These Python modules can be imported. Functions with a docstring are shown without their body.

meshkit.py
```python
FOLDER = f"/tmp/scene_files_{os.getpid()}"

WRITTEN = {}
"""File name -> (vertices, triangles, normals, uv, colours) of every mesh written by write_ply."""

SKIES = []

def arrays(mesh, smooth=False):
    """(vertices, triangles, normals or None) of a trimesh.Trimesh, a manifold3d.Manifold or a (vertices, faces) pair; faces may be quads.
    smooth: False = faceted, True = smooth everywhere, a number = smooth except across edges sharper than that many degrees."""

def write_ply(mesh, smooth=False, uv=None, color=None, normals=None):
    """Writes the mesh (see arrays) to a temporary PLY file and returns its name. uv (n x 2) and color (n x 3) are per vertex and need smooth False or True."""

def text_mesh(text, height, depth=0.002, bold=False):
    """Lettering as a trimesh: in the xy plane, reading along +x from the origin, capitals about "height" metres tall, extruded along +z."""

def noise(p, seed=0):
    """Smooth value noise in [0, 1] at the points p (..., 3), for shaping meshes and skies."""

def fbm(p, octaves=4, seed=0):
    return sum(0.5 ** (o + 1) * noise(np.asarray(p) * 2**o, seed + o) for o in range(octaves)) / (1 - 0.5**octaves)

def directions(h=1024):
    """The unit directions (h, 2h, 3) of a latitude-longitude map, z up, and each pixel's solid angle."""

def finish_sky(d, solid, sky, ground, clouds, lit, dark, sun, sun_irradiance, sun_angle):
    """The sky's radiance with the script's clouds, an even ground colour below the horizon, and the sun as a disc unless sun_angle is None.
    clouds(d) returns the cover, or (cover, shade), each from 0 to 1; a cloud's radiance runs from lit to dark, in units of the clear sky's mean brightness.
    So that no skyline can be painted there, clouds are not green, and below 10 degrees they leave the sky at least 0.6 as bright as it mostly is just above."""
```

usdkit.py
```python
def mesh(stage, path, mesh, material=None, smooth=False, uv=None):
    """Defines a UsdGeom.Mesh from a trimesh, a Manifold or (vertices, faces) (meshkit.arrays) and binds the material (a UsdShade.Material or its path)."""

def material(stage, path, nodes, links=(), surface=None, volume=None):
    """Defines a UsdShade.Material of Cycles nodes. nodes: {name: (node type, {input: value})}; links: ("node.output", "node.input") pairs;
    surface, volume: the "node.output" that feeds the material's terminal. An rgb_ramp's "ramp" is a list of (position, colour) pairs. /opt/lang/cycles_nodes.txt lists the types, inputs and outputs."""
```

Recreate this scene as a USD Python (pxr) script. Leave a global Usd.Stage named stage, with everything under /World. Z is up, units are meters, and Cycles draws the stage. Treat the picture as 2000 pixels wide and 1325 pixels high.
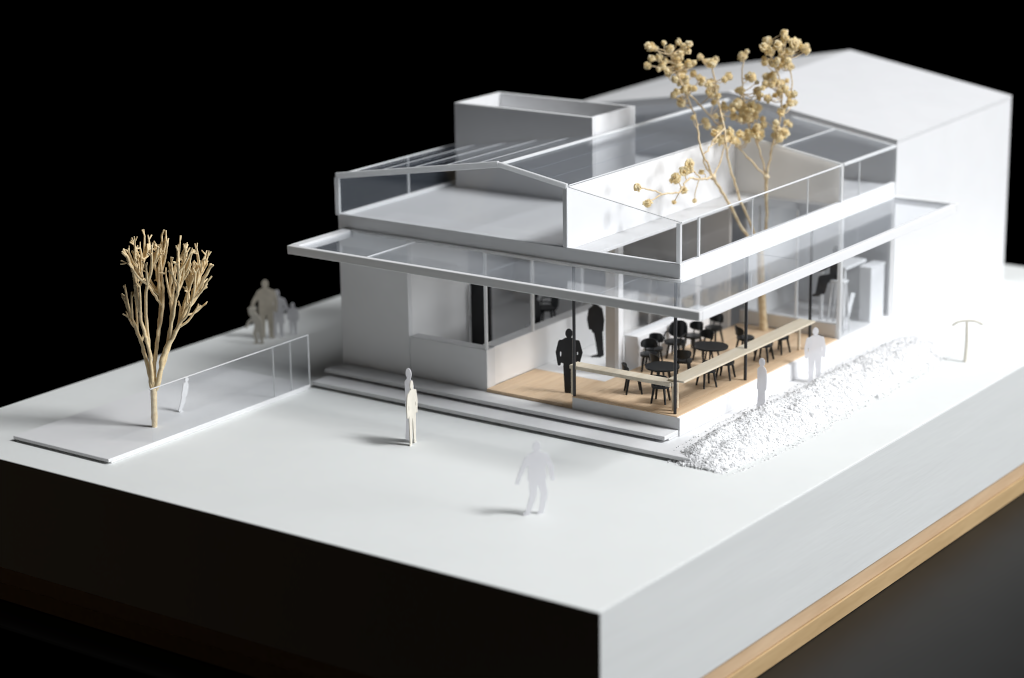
import math, random
import numpy as np, trimesh, usdkit, meshkit
from shapely.geometry import Polygon, Point, LineString
from shapely.ops import unary_union
from pxr import Usd, UsdGeom, UsdLux, UsdShade, Gf, Sdf

rng = np.random.default_rng(7)
stage = Usd.Stage.CreateInMemory()
UsdGeom.SetStageUpAxis(stage, 'Z'); UsdGeom.SetStageMetersPerUnit(stage, 1.0)
UsdGeom.Xform.Define(stage, '/World'); UsdGeom.Scope.Define(stage, '/World/Looks')
U = 0.01   # lengths below are centimetres of the scale model

# ------------------------------------------------------------------ camera, lamps
cam = UsdGeom.Camera.Define(stage, '/World/camera')
CR, CU, CB = (0.812906, 0.582229, -0.013893), (-0.146117, 0.226985, 0.962875), (0.563767, -0.780696, 0.269591)
CP = (53.0516 * U, -80.0369 * U, 39.9453 * U)
cam.AddTransformOp().Set(Gf.Matrix4d(*CR, 0, *CU, 0, *CB, 0, *CP, 1))
cam.CreateHorizontalApertureAttr(36.0); cam.CreateFocalLengthAttr(79.275)
cam.CreateClippingRangeAttr(Gf.Vec2f(0.02, 50.0))
cam.CreateFStopAttr(5.2); cam.CreateFocusDistanceAttr(1.27)
cam.CreateExposureAttr(0.0)

def rect_light(name, pos, target, w, h, intensity, color):
    l = UsdLux.RectLight.Define(stage, '/World/' + name)
    p, t = np.array(pos, float) * U, np.array(target, float) * U
    b = (p - t) / np.linalg.norm(p - t); x = np.cross([0, 0, 1], b); x /= np.linalg.norm(x); y = np.cross(b, x)
    l.AddTransformOp().Set(Gf.Matrix4d(*x, 0, *y, 0, *b, 0, *p, 1))
    l.CreateWidthAttr(w * U); l.CreateHeightAttr(h * U); l.CreateIntensityAttr(intensity); l.CreateColorAttr(Gf.Vec3f(*color))
    return l
rect_light('softbox_lamp', (127, 66, 178), (-18, 28, 3), 56, 56, 47.0, (0.98, 0.99, 1.0))
rect_light('overhead_softbox', (45, 75, 212), (-20, 30, 0), 95, 95, 4.6, (0.97, 0.98, 1.0))
rect_light('low_softbox', (150, 70, 42), (-12, 34, 4), 60, 55, 12.5, (0.98, 0.99, 1.0))
rect_light('dim_room_lamp', (-120, -90, 35), (-40, 0, -5), 30, 30, 0.55, (1.0, 0.74, 0.5))

# ------------------------------------------------------------------ materials
def mat(name, color, rough=0.55, spec=0.4, var=0.06, scale=120.0, bump=0.0, bscale=900.0, stretch=(1, 1, 1), col2=None, extra=None, obj_random=0.0):
    c = np.array(color, float); d = np.array(col2, float) if col2 is not None else c * (1 - var)
    nodes = {'g': ('geometry', {}), 'm': ('mapping', {'scale': stretch}),
             'n': ('noise_texture', {'scale': scale, 'detail': 4.0, 'roughness': 0.6}),
             'r': ('rgb_ramp', {'ramp': [(0.3, tuple(d)), (0.7, tuple(c))]}),
             'p': ('principled_bsdf', dict({'roughness': rough, 'specular_ior_level': spec}, **(extra or {})))}
    links = [('g.position', 'm.vector'), ('m.vector', 'n.vector'), ('n.fac', 'r.fac'), ('r.color', 'p.base_color')]
    if bump:
        nodes['bn'] = ('noise_texture', {'scale': bscale, 'detail': 3.0}); nodes['b'] = ('bump', {'strength': bump, 'distance': 0.0004})
        links += [('m.vector', 'bn.vector'), ('bn.fac', 'b.height'), ('b.normal', 'p.normal')]
    return usdkit.material(stage, '/World/Looks/' + name, nodes, links, surface='p.BSDF')

def glass(name, haze, tint=(0.985, 0.99, 0.995), refl=0.42, hazecol=(0.80, 0.86, 0.95), base=0.035):
    nodes = {'lw': ('layer_weight', {'blend': 0.5}), 'pw': ('math', {'math_type': 'power', 'value2': 5.0}),
             'ma': ('math', {'math_type': 'multiply_add', 'value2': refl, 'value3': base}),
             't': ('transparent_bsdf', {'color': tint}), 'd': ('diffuse_bsdf', {'color': hazecol}), 'gl': ('glossy_bsdf', {'color': (1, 1, 1), 'roughness': 0.06}),
             'm1': ('mix_closure', {'fac': haze}), 'm2': ('mix_closure', {})}
    links = [('lw.facing', 'pw.value1'), ('pw.value', 'ma.value1'), ('ma.value', 'm2.fac'), ('t.BSDF', 'm1.closure1'), ('d.BSDF', 'm1.closure2'),
             ('m1.closure', 'm2.closure1'), ('gl.BSDF', 'm2.closure2')]
    return usdkit.material(stage, '/World/Looks/' + name, nodes, links, surface='m2.closure')

def thin(name, color, trans, gloss=0.0, clear=0.0, col2=None):
    """thin card or foam that lets some light through"""
    nodes = {'d': ('diffuse_bsdf', {'color': color}), 't': ('translucent_bsdf', {'color': color}), 'm': ('mix_closure', {'fac': trans}),
             'f': ('layer_weight', {'blend': 0.3}), 'k': ('math', {'math_type': 'multiply', 'value2': gloss}), 'gl': ('glossy_bsdf', {'color': (1, 1, 1), 'roughness': 0.2}), 'm2': ('mix_closure', {}), 'x': ('transparent_bsdf', {'color': (1, 1, 1)}), 'm3': ('mix_closure', {'fac': clear})}
    more = []
    if col2:
        nodes['n'] = ('noise_texture', {'scale': 260.0, 'detail': 3.0}); nodes['g'] = ('geometry', {}); nodes['r'] = ('rgb_ramp', {'ramp': [(0.3, col2), (0.65, color)]})
        more = [('g.position', 'n.vector'), ('n.fac', 'r.fac'), ('r.color', 'd.color'), ('r.color', 't.color')]
    return usdkit.material(stage, '/World/Looks/' + name, nodes, more + [('m2.closure', 'm3.closure1'), ('x.BSDF', 'm3.closure2'), ('d.BSDF', 'm.closure1'), ('t.BSDF', 'm.closure2'), ('m.closure', 'm2.closure1'), ('gl.BSDF', 'm2.closure2'), ('f.fresnel', 'k.value1'), ('k.value', 'm2.fac')], surface='m3.closure')

M = dict(
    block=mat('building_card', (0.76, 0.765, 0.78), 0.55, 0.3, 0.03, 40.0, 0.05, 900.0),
    ground=mat('ground_card', (0.83, 0.85, 0.84), 0.6, 0.3, 0.035, 14.0, 0.06, 700.0),
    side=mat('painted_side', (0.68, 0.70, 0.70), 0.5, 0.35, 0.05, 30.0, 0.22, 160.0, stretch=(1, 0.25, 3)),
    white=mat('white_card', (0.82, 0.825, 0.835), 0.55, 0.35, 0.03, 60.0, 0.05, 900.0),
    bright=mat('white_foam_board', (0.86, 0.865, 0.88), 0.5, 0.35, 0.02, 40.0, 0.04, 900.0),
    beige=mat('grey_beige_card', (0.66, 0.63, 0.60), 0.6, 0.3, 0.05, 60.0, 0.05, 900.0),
    cream=mat('cream_card', (0.80, 0.76, 0.67), 0.6, 0.3, 0.12, 150.0),
    brownf=mat('brown_card', (0.60, 0.55, 0.46), 0.65, 0.25, 0.2, 200.0),
    edge=thin('acrylic_edge', (0.96, 0.97, 0.98), 0.45, 0.2),
    black=mat('black_card', (0.012, 0.012, 0.014), 0.45, 0.4, 0.3, 200.0),
    blackm=mat('black_plastic', (0.010, 0.012, 0.014), 0.38, 0.45, 0.3, 200.0),
    post=mat('black_wire', (0.03, 0.03, 0.034), 0.3, 0.5, 0.2, 200.0),
    deck=mat('deck_veneer', (0.83, 0.635, 0.435), 0.5, 0.3, 0.2, 220.0, 0.12, 500.0, stretch=(1, 0.07, 1), col2=(0.70, 0.50, 0.32)),
    ledge=mat('pale_wood', (0.86, 0.78, 0.64), 0.5, 0.3, 0.1, 240.0, 0.1, 500.0, stretch=(1, 0.12, 1), col2=(0.76, 0.66, 0.50)),
    ply1=mat('plywood_upper', (0.66, 0.48, 0.31), 0.6, 0.3, 0.2, 130.0, 0.25, 420.0, stretch=(1, 0.12, 1), col2=(0.55, 0.38, 0.23)),
    ply2=mat('plywood_lower', (0.55, 0.39, 0.21), 0.6, 0.3, 0.2, 130.0, 0.25, 420.0, stretch=(1, 0.12, 1), col2=(0.44, 0.30, 0.15)),
    table=mat('black_table', (0.007, 0.007, 0.007), 0.45, 0.32, 0.3, 40.0, 0.03, 900.0),
    twig=mat('dry_twig', (0.96, 0.81, 0.53), 0.65, 0.25, 0.2, 420.0, 0.5, 900.0, col2=(0.78, 0.59, 0.34)),
    stem=mat('dry_stem', (0.88, 0.76, 0.54), 0.6, 0.3, 0.2, 300.0, 0.3, 900.0, col2=(0.62, 0.45, 0.25)),
    petal=thin('dry_petal', (1.0, 0.95, 0.79), 0.58, col2=(0.98, 0.86, 0.56)),
    heart=mat('flower_heart', (0.70, 0.48, 0.20), 0.7, 0.2, 0.3, 500.0, 0.4, 900.0),
    foam=thin('clear_crumbs', (0.94, 0.943, 0.95), 0.3, 0.12), mound=mat('white_fluff', (0.90, 0.903, 0.91), 0.8, 0.2, 0.02, 200.0), veil=thin('translucent_beige_card', (0.94, 0.92, 0.89), 0.72), inside=mat('inner_white_card', (0.93, 0.93, 0.93), 0.5, 0.3, 0.02, 60.0), paper2=thin('thin_white_card', (0.90, 0.905, 0.915), 0.55), figure=thin('figure_card', (0.94, 0.94, 0.97), 0.42, 0.0, 0.26), paper=thin('thin_roof_card', (0.88, 0.885, 0.895), 0.42),
    roofg=glass('roof_acrylic', 0.028, hazecol=(0.68, 0.78, 0.95)), canopyg=glass('canopy_acrylic', 0.09), wallg=glass('wall_acrylic', 0.008, refl=0.3, base=0.015), screeng=glass('screen_acrylic', 0.012, refl=0.25),
)

# ------------------------------------------------------------------ helpers
_used = {}
def numbered(parent, name):
    k = (str(parent), name); n = _used.get(k, 0); _used[k] = n + 1
    return name if n == 0 else '%s_%03d' % (name, n)

def tag(prim, label=None, cat=None, group=None, kind=None):
    for k, v in (('label', label), ('category', cat), ('group', group), ('kind', kind)):
        if v: prim.SetCustomDataByKey(k, v)

class Thing:
    def __init__(self, name, label, cat, base=(0, 0, 0), rotz=0.0, group=None, kind=None):
        self.path = '/World/' + numbered('/World', name); self.base = np.array(base, float)
        self.x = UsdGeom.Xform.Define(stage, self.path); self.prim = self.x.GetPrim()
        self.t = self.x.AddTranslateOp(); self.r = self.x.AddRotateZOp()
        self.t.Set(Gf.Vec3d(*(self.base * U))); self.r.Set(float(rotz))
        self.rotz = math.radians(rotz); tag(self.prim, label, cat, group, kind)
    def part(self, name, mesh, m, parent=None, smooth=False, label=None, local=False, kind=None):
        """mesh in model centimetres of the whole model (or of the thing, when local)"""
        if isinstance(mesh, (list, tuple)): mesh = trimesh.util.concatenate(list(mesh))
        v = np.array(mesh.vertices, float)
        if not local: v = v - self.base
        pp = parent if parent else self.path
        path = pp + '/' + numbered(pp, name)
        pr = usdkit.mesh(stage, path, trimesh.Trimesh(v * U, mesh.faces, process=False), M[m], smooth=smooth).GetPrim()
        if label or kind: tag(pr, label, None, None, kind)
        return path

def single(name, mesh, m, label, cat, base=(0, 0, 0), rotz=0.0, group=None, kind=None, smooth=False, local=False):
    """a thing that is one mesh"""
    if isinstance(mesh, (list, tuple)): mesh = trimesh.util.concatenate(list(mesh))
    base = np.array(base, float); v = np.array(mesh.vertices, float) - (0 if local else base)
    path = '/World/' + numbered('/World', name)
    me = usdkit.mesh(stage, path, trimesh.Trimesh(v * U, mesh.faces, process=False), M[m], smooth=smooth)
    me.AddTranslateOp().Set(Gf.Vec3d(*(base * U))); me.AddRotateZOp().Set(float(rotz))
    tag(me.GetPrim(), label, cat, group, kind)
    return me

def box(x0, y0, z0, x1, y1, z1, c=0.025):
    """a box with small chamfers on every edge"""
    c = min(c, (x1 - x0) / 3, (y1 - y0) / 3, (z1 - z0) / 3)
    ce, h = np.array([(x0 + x1) / 2, (y0 + y1) / 2, (z0 + z1) / 2]), np.array([x1 - x0, y1 - y0, z1 - z0]) / 2
    pts = []
    for s in np.ndindex(2, 2, 2):
        s = np.array(s) * 2 - 1
        for k in range(3):
            q = h - c; q[k] = h[k]; pts.append(ce + s * q)
    return trimesh.convex.convex_hull(np.array(pts))

def beam(p, q, w, h, up=(0, 0, 1), c=0.03):
    """a bar from p to q, w wide, h high"""
    p, q = np.array(p, float), np.array(q, float); d = q - p; L = np.linalg.norm(d); d /= L
    s = np.cross(up, d); s /= np.linalg.norm(s); u = np.cross(d, s)
    b = box(0, -w / 2, -h / 2, L, w / 2, h / 2, c)
    b.vertices = p + b.vertices[:, :1] * d + b.vertices[:, 1:2] * s + b.vertices[:, 2:3] * u
    return b

def slab(quad, t):
    """a pane of thickness t under the planar quad"""
    q = np.array(quad, float); n = np.cross(q[1] - q[0], q[2] - q[0]); n /= np.linalg.norm(n)
    return trimesh.convex.convex_hull(np.vstack([q, q - n * t]))

def poly(pts, z0, z1):
    m = trimesh.creation.extrude_polygon(Polygon(pts) if not isinstance(pts, Polygon) else pts, z1 - z0, engine='earcut'); m.apply_translation([0, 0, z0]); return m

def spline(pts, n):
    P = np.array(pts, float); P = np.vstack([2 * P[0] - P[1], P, 2 * P[-1] - P[-2]]); out = []
    for i in range(1, len(P) - 2):
        for t in np.linspace(0, 1, n, endpoint=False):
            a, b, c, d = P[i - 1], P[i], P[i + 1], P[i + 2]
            out.append(0.5 * (2 * b + (c - a) * t + (2 * a - 5 * b + 4 * c - d) * t * t + (3 * b - 3 * c + d - a) * t ** 3))
    return np.array(out + [P[-2]])

def tube(pts, r0, r1, sides=7, bump=0.0, g=None):
    P = np.array(pts, float); n = len(P); R = np.linspace(r0, r1, n)
    if bump and g is not None: R = R * (1 + g.normal(0, bump, n))
    T = np.gradient(P, axis=0); T /= np.linalg.norm(T, axis=1)[:, None]
    a = np.array([0.3, 1, 0.2]); V = []
    s = np.cross(T[0], a); s /= np.linalg.norm(s)
    for i in range(n):
        s = s - T[i] * (s @ T[i]); s /= np.linalg.norm(s); b = np.cross(T[i], s)
        for k in range(sides):
            an = 2 * math.pi * k / sides; V.append(P[i] + R[i] * (math.cos(an) * s + math.sin(an) * b))
    F = []
    for i in range(n - 1):
        for k in range(sides):
            A, B = i * sides + k, i * sides + (k + 1) % sides; F += [[A, B, B + sides], [A, B + sides, A + sides]]
    V += [P[0], P[-1]]; e = n * sides
    for k in range(sides):
        F += [[e, (k + 1) % sides, k], [e + 1, (n - 1) * sides + k, (n - 1) * sides + (k + 1) % sides]]
    return trimesh.Trimesh(np.array(V), np.array(F), process=False)

def rod(p, q, r, r1=None, sides=8):
    return tube([p, (np.array(p) + np.array(q)) / 2, q], r, r if r1 is None else r1, sides)
# positions of the dried flowers, their stems and the bare twigs (x, y, z, radius in centimetres)
BUDS= [[-20.47,36.72,19.8,0.37],[-20.76,36.84,18.64,0.27],[-19.7,36.42,19.23,0.32],[-19.65,36.8,18.69,0.32],[-19.08,36.75,19.8,0.35],[-19.76,38.54,19.02,0.37],[-19.4,38.89,19.57,0.32],[-18.45,37.73,19.58,0.27],[-20.58,38.92,17.83,0.27],[-19.48,38.35,18.5,0.38],[-19.55,38.74,17.87,0.38],[-19.25,39.2,18.54,0.38],[-18.23,38.14,18.84,0.24],[-19.95,39.26,17.33,0.32],[-19.4,38.1,16.96,0.3],[-19.37,38.47,16.19,0.38],[-18.58,37.57,17.25,0.27],[-18.39,38.21,17.25,0.27],[-18.36,39.03,17.78,0.24],[-18.71,39.84,17.28,0.24],[-17.76,39.47,18.62,0.41],[-17.98,39.72,17.43,0.3],[-18.06,40.43,16.96,0.3],[-17.83,39.2,16.94,0.24],[-16.73,38.47,16.85,0.27],[-17.06,40.39,17.77,0.32],[-17.01,41.93,18.82,0.38],[-15.09,39.74,17.98,0.38],[-16.31,40.54,16.95,0.3],[-15.77,41.68,16.79,0.3],[-14.96,41.62,16.38,0.32],[-14.62,40.34,19.74,0.35],[-15.1,41.61,19.97,0.41],[-14.19,40.56,19.6,0.35],[-13.89,40.74,19.89,0.35],[-13.99,41.72,20.25,0.32],[-13.26,41.62,19.96,0.41],[-13.09,43.03,19.34,0.35],[-15.01,43.38,18.9,0.35],[-13.48,41.6,19.45,0.32],[-15.95,42.88,18.39,0.32],[-14.54,41.37,18.62,0.35],[-14.84,43.08,18.3,0.32],[-13.94,42.48,18.38,0.3],[-15.2,42.59,17.69,0.35],[-15.69,42.58,17.58,0.3],[-15.7,42.47,17.23,0.24],[-14.26,40.77,17.45,0.27],[-14.96,43.2,17.12,0.32],[-13.58,41.15,17.17,0.35],[-14.77,42.72,16.7,0.27],[-13.01,41.28,16.91,0.27],[-13.56,41.88,16.2,0.3],[-13.75,41.08,15.73,0.32],[-16.96,40.7,15.79,0.35],[-16.18,40.05,16.24,0.38],[-16.35,40.92,15.81,0.44],[-15.56,40.12,15.71,0.38],[-15.62,40.79,16.04,0.35],[-16.13,42.4,15.54,0.38],[-16.45,40.97,15.22,0.35],[-16.68,40.37,15.29,0.3],[-16.19,41.66,15.06,0.32],[-18.08,41.35,14.86,0.27],[-17.76,38.99,14.82,0.3],[-16.05,36.94,14.87,0.3],[-15.97,37.77,14.32,0.41],[-16.02,38.69,14.6,0.41],[-15.86,38.85,14.16,0.32],[-15.8,39.58,14.41,0.32],[-15.8,40.58,14.18,0.35],[-15.02,40.07,14.48,0.41],[-14.82,40.43,14.3,0.32],[-14.97,41.1,14.83,0.27],[-15.08,42.93,14.31,0.35],[-14.22,42.13,14.23,0.35],[-13.91,42.57,14.7,0.21],[-14.04,41.5,13.99,0.38],[-14.15,42.44,14.33,0.27],[-15.8,27.85,13.16,0.32],[-15.9,29.14,11.94,0.32],[-15.8,33.59,13.55,0.38],[-15.8,33.07,13.22,0.38],[-15.89,32.31,12.85,0.41],[-15.83,33.78,13.16,0.32],[-16.04,33.47,11.93,0.3],[-15.95,34.55,11.11,0.18],[-16.09,32.39,11.41,0.18],[-16.08,35.54,12.69,0.21],[-18.04,37.79,15.55,0.21],[-17.82,41.17,15.64,0.3],[-18.59,39.96,14.88,0.21],[-13.42,43.11,19.48,0.24],[-21.18,38.35,19.5,0.21],[-20.56,36.34,18.78,0.18],[-19.89,37.52,18.91,0.2],[-20.09,38.28,18.07,0.26],[-20.51,39.05,19.21,0.18],[-19.84,38.29,18.67,0.18],[-18.34,37.74,20.01,0.27],[-18.61,37.22,19.42,0.18],[-19.28,36.71,18.48,0.21],[-20.06,38.99,18.66,0.25],[-19.83,39.7,17.93,0.21],[-18.39,37.79,18.76,0.2],[-18.93,40.02,18.89,0.26],[-18.36,37.4,17.78,0.27],[-20.29,39.13,16.49,0.25],[-19.74,39.01,16.31,0.24],[-19.03,38.62,16.91,0.22],[-18.97,38.67,17.21,0.26],[-17.82,38.49,17.77,0.27],[-18.32,40.93,18.68,0.25],[-17.57,38.88,17.5,0.23],[-17.67,38.77,17.44,0.22],[-17.66,40.78,16.02,0.21],[-16.2,41.07,19.28,0.22],[-15.6,41.26,17.4,0.19],[-16.65,40.72,16.87,0.23],[-14.66,40.34,17.25,0.22],[-14.71,40.3,16.84,0.21],[-15.63,43.07,19.0,0.27],[-14.68,42.67,19.65,0.24],[-14.42,42.5,19.92,0.25],[-14.17,42.47,20.08,0.2],[-12.99,42.04,19.71,0.24],[-13.48,41.37,19.53,0.25],[-15.01,41.96,18.67,0.25],[-13.79,40.57,19.0,0.27],[-13.42,40.91,18.64,0.21],[-13.98,41.75,18.86,0.23],[-14.67,42.21,18.2,0.23],[-15.72,42.81,17.31,0.23],[-15.09,41.38,17.3,0.2],[-14.39,41.3,17.62,0.28],[-14.75,43.61,17.24,0.22],[-14.18,41.43,17.49,0.2],[-14.61,41.84,16.63,0.2],[-13.88,42.35,16.49,0.23],[-13.2,41.13,16.52,0.23],[-15.97,39.38,16.27,0.2],[-15.96,39.0,15.99,0.21],[-17.07,41.3,16.07,0.2],[-15.74,40.62,15.15,0.27],[-15.99,41.63,15.46,0.19],[-15.47,41.08,15.51,0.21],[-16.29,40.69,15.61,0.26],[-17.3,41.41,15.15,0.28],[-15.4,40.93,15.29,0.22],[-16.94,38.66,15.55,0.2],[-18.28,39.93,14.65,0.18],[-16.62,38.6,14.86,0.22],[-15.8,38.17,14.4,0.18],[-15.88,39.62,13.84,0.2],[-15.85,39.25,14.07,0.28],[-15.8,40.61,14.44,0.22],[-15.8,41.8,14.39,0.21],[-15.8,41.98,13.76,0.26],[-15.67,42.25,14.96,0.22],[-14.7,43.11,13.9,0.24],[-14.7,43.57,14.61,0.27],[-13.87,42.0,14.23,0.26],[-13.85,41.85,14.07,0.19],[-20.25,35.98,20.02,0.26],[-20.76,37.29,19.0,0.28],[-19.74,36.46,18.56,0.2],[-19.75,37.08,20.07,0.19],[-19.24,38.23,19.31,0.26],[-19.38,38.12,20.04,0.27],[-19.82,39.2,18.87,0.2],[-19.9,37.95,18.26,0.28],[-19.8,38.98,18.29,0.21],[-18.25,37.4,18.04,0.19],[-19.23,39.45,18.49,0.24],[-19.29,39.57,18.52,0.18],[-18.84,36.94,17.94,0.27],[-19.48,37.81,16.79,0.28],[-19.55,38.89,16.88,0.24],[-18.07,37.99,17.26,0.23],[-19.24,39.78,17.84,0.28],[-19.29,40.4,17.52,0.21],[-18.62,40.14,18.63,0.2],[-17.87,40.03,16.94,0.27],[-18.41,40.29,17.06,0.23],[-18.55,40.8,16.4,0.27],[-18.45,40.94,15.94,0.27],[-16.88,39.61,17.72,0.26],[-16.28,41.29,17.71,0.23],[-15.68,39.54,17.1,0.2],[-16.12,42.46,16.21,0.2],[-14.38,40.33,16.75,0.22],[-14.77,40.96,19.33,0.18],[-15.09,41.85,19.36,0.22],[-13.97,41.29,19.48,0.2],[-14.12,41.96,20.5,0.27],[-13.3,42.27,19.93,0.26],[-13.37,43.46,19.6,0.18],[-14.56,42.02,18.66,0.24],[-14.16,43.54,19.31,0.18],[-15.4,41.82,18.86,0.21],[-15.21,42.35,18.56,0.2],[-13.23,41.0,18.97,0.26],[-14.11,42.97,18.23,0.23],[-15.35,43.0,17.14,0.25],[-14.57,40.5,17.59,0.18],[-15.29,42.54,17.09,0.26],[-15.58,42.34,17.06,0.24],[-13.71,40.92,17.11,0.18],[-14.63,42.36,16.71,0.27],[-13.88,41.7,17.15,0.23],[-13.77,42.01,16.73,0.27],[-14.43,44.0,15.83,0.27],[-14.22,42.48,15.85,0.21],[-16.8,40.24,15.93,0.2],[-16.83,41.49,15.87,0.2],[-15.92,40.53,15.95,0.22],[-15.19,40.03,15.86,0.21],[-16.46,42.47,15.58,0.23],[-15.82,39.7,15.27,0.18],[-16.5,42.13,14.98,0.21],[-18.09,41.28,15.22,0.21],[-18.08,39.28,15.08,0.27],[-16.04,37.31,14.86,0.23],[-15.83,36.73,14.48,0.22],[-17.35,40.11,14.68,0.23],[-15.8,38.46,14.55,0.21],[-15.8,40.13,14.05,0.18],[-15.59,40.2,13.94,0.24],[-14.78,39.95,14.88,0.28],[-15.8,42.35,14.1,0.27],[-13.78,40.55,15.18,0.26],[-15.15,43.35,13.61,0.23],[-15.26,43.0,13.85,0.26],[-14.95,43.24,13.71,0.26]]
SK={
'TR': [[-15.02,41.62,1.75],[-15.14,41.53,4.03],[-15.26,41.44,6.95]],
'S1': [[-15.32,41.4,6.95],[-15.8,40.62,7.87],[-15.8,37.84,10.88],[-15.8,36.43,12.28]],
'S1a': [[-15.8,36.43,12.28],[-15.8,35.05,14.21],[-18.61,39.02,15.17],[-19.26,38.55,17.2],[-19.85,38.13,19.21]],
'S1b': [[-15.8,36.43,12.28],[-15.8,37.51,13.38],[-15.8,37.77,14.34]],
'S1c': [[-15.8,36.43,12.28],[-15.8,35.33,13.46],[-15.8,36.12,14.32],[-15.8,37.75,15.05]],
'S1d': [[-15.8,36.43,12.28],[-15.8,35.08,12.38],[-15.8,33.47,12.66],[-15.8,32.43,12.07],[-15.8,30.62,12.26],[-15.8,28.97,11.98]],
'S1e': [[-15.8,30.62,12.26],[-15.8,29.1,12.81],[-15.8,27.85,13.16]],
'S1f': [[-15.8,35.08,12.38],[-15.8,34.26,12.94],[-15.8,33.46,13.36]],
'S2': [[-15.26,41.44,6.95],[-15.57,41.22,7.93],[-15.8,39.83,10.23],[-15.8,38.5,12.5],[-15.8,37.75,14.91],[-17.52,39.81,16.59],[-17.83,39.59,18.46]],
'S3': [[-15.18,41.5,6.95],[-14.98,41.64,8.21],[-15.0,41.63,11.46]],
'S3a': [[-15.0,41.63,11.46],[-15.8,40.04,13.25],[-17.63,39.74,15.01],[-18.8,38.89,16.61],[-19.5,38.39,17.63]],
'S3b': [[-15.0,41.63,11.46],[-15.46,41.3,13.52],[-16.0,40.91,14.98],[-16.26,40.72,17.0],[-16.3,40.69,19.0]],
'S3c': [[-15.0,41.63,11.46],[-14.76,41.81,13.21],[-14.38,42.08,15.24],[-14.29,42.14,17.11],[-14.84,41.75,18.84],[-15.02,41.62,19.84]],
'S3d': [[-14.38,42.08,15.24],[-13.87,42.44,16.24],[-13.84,42.47,17.67],[-14.21,42.2,19.11]],
}
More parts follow.
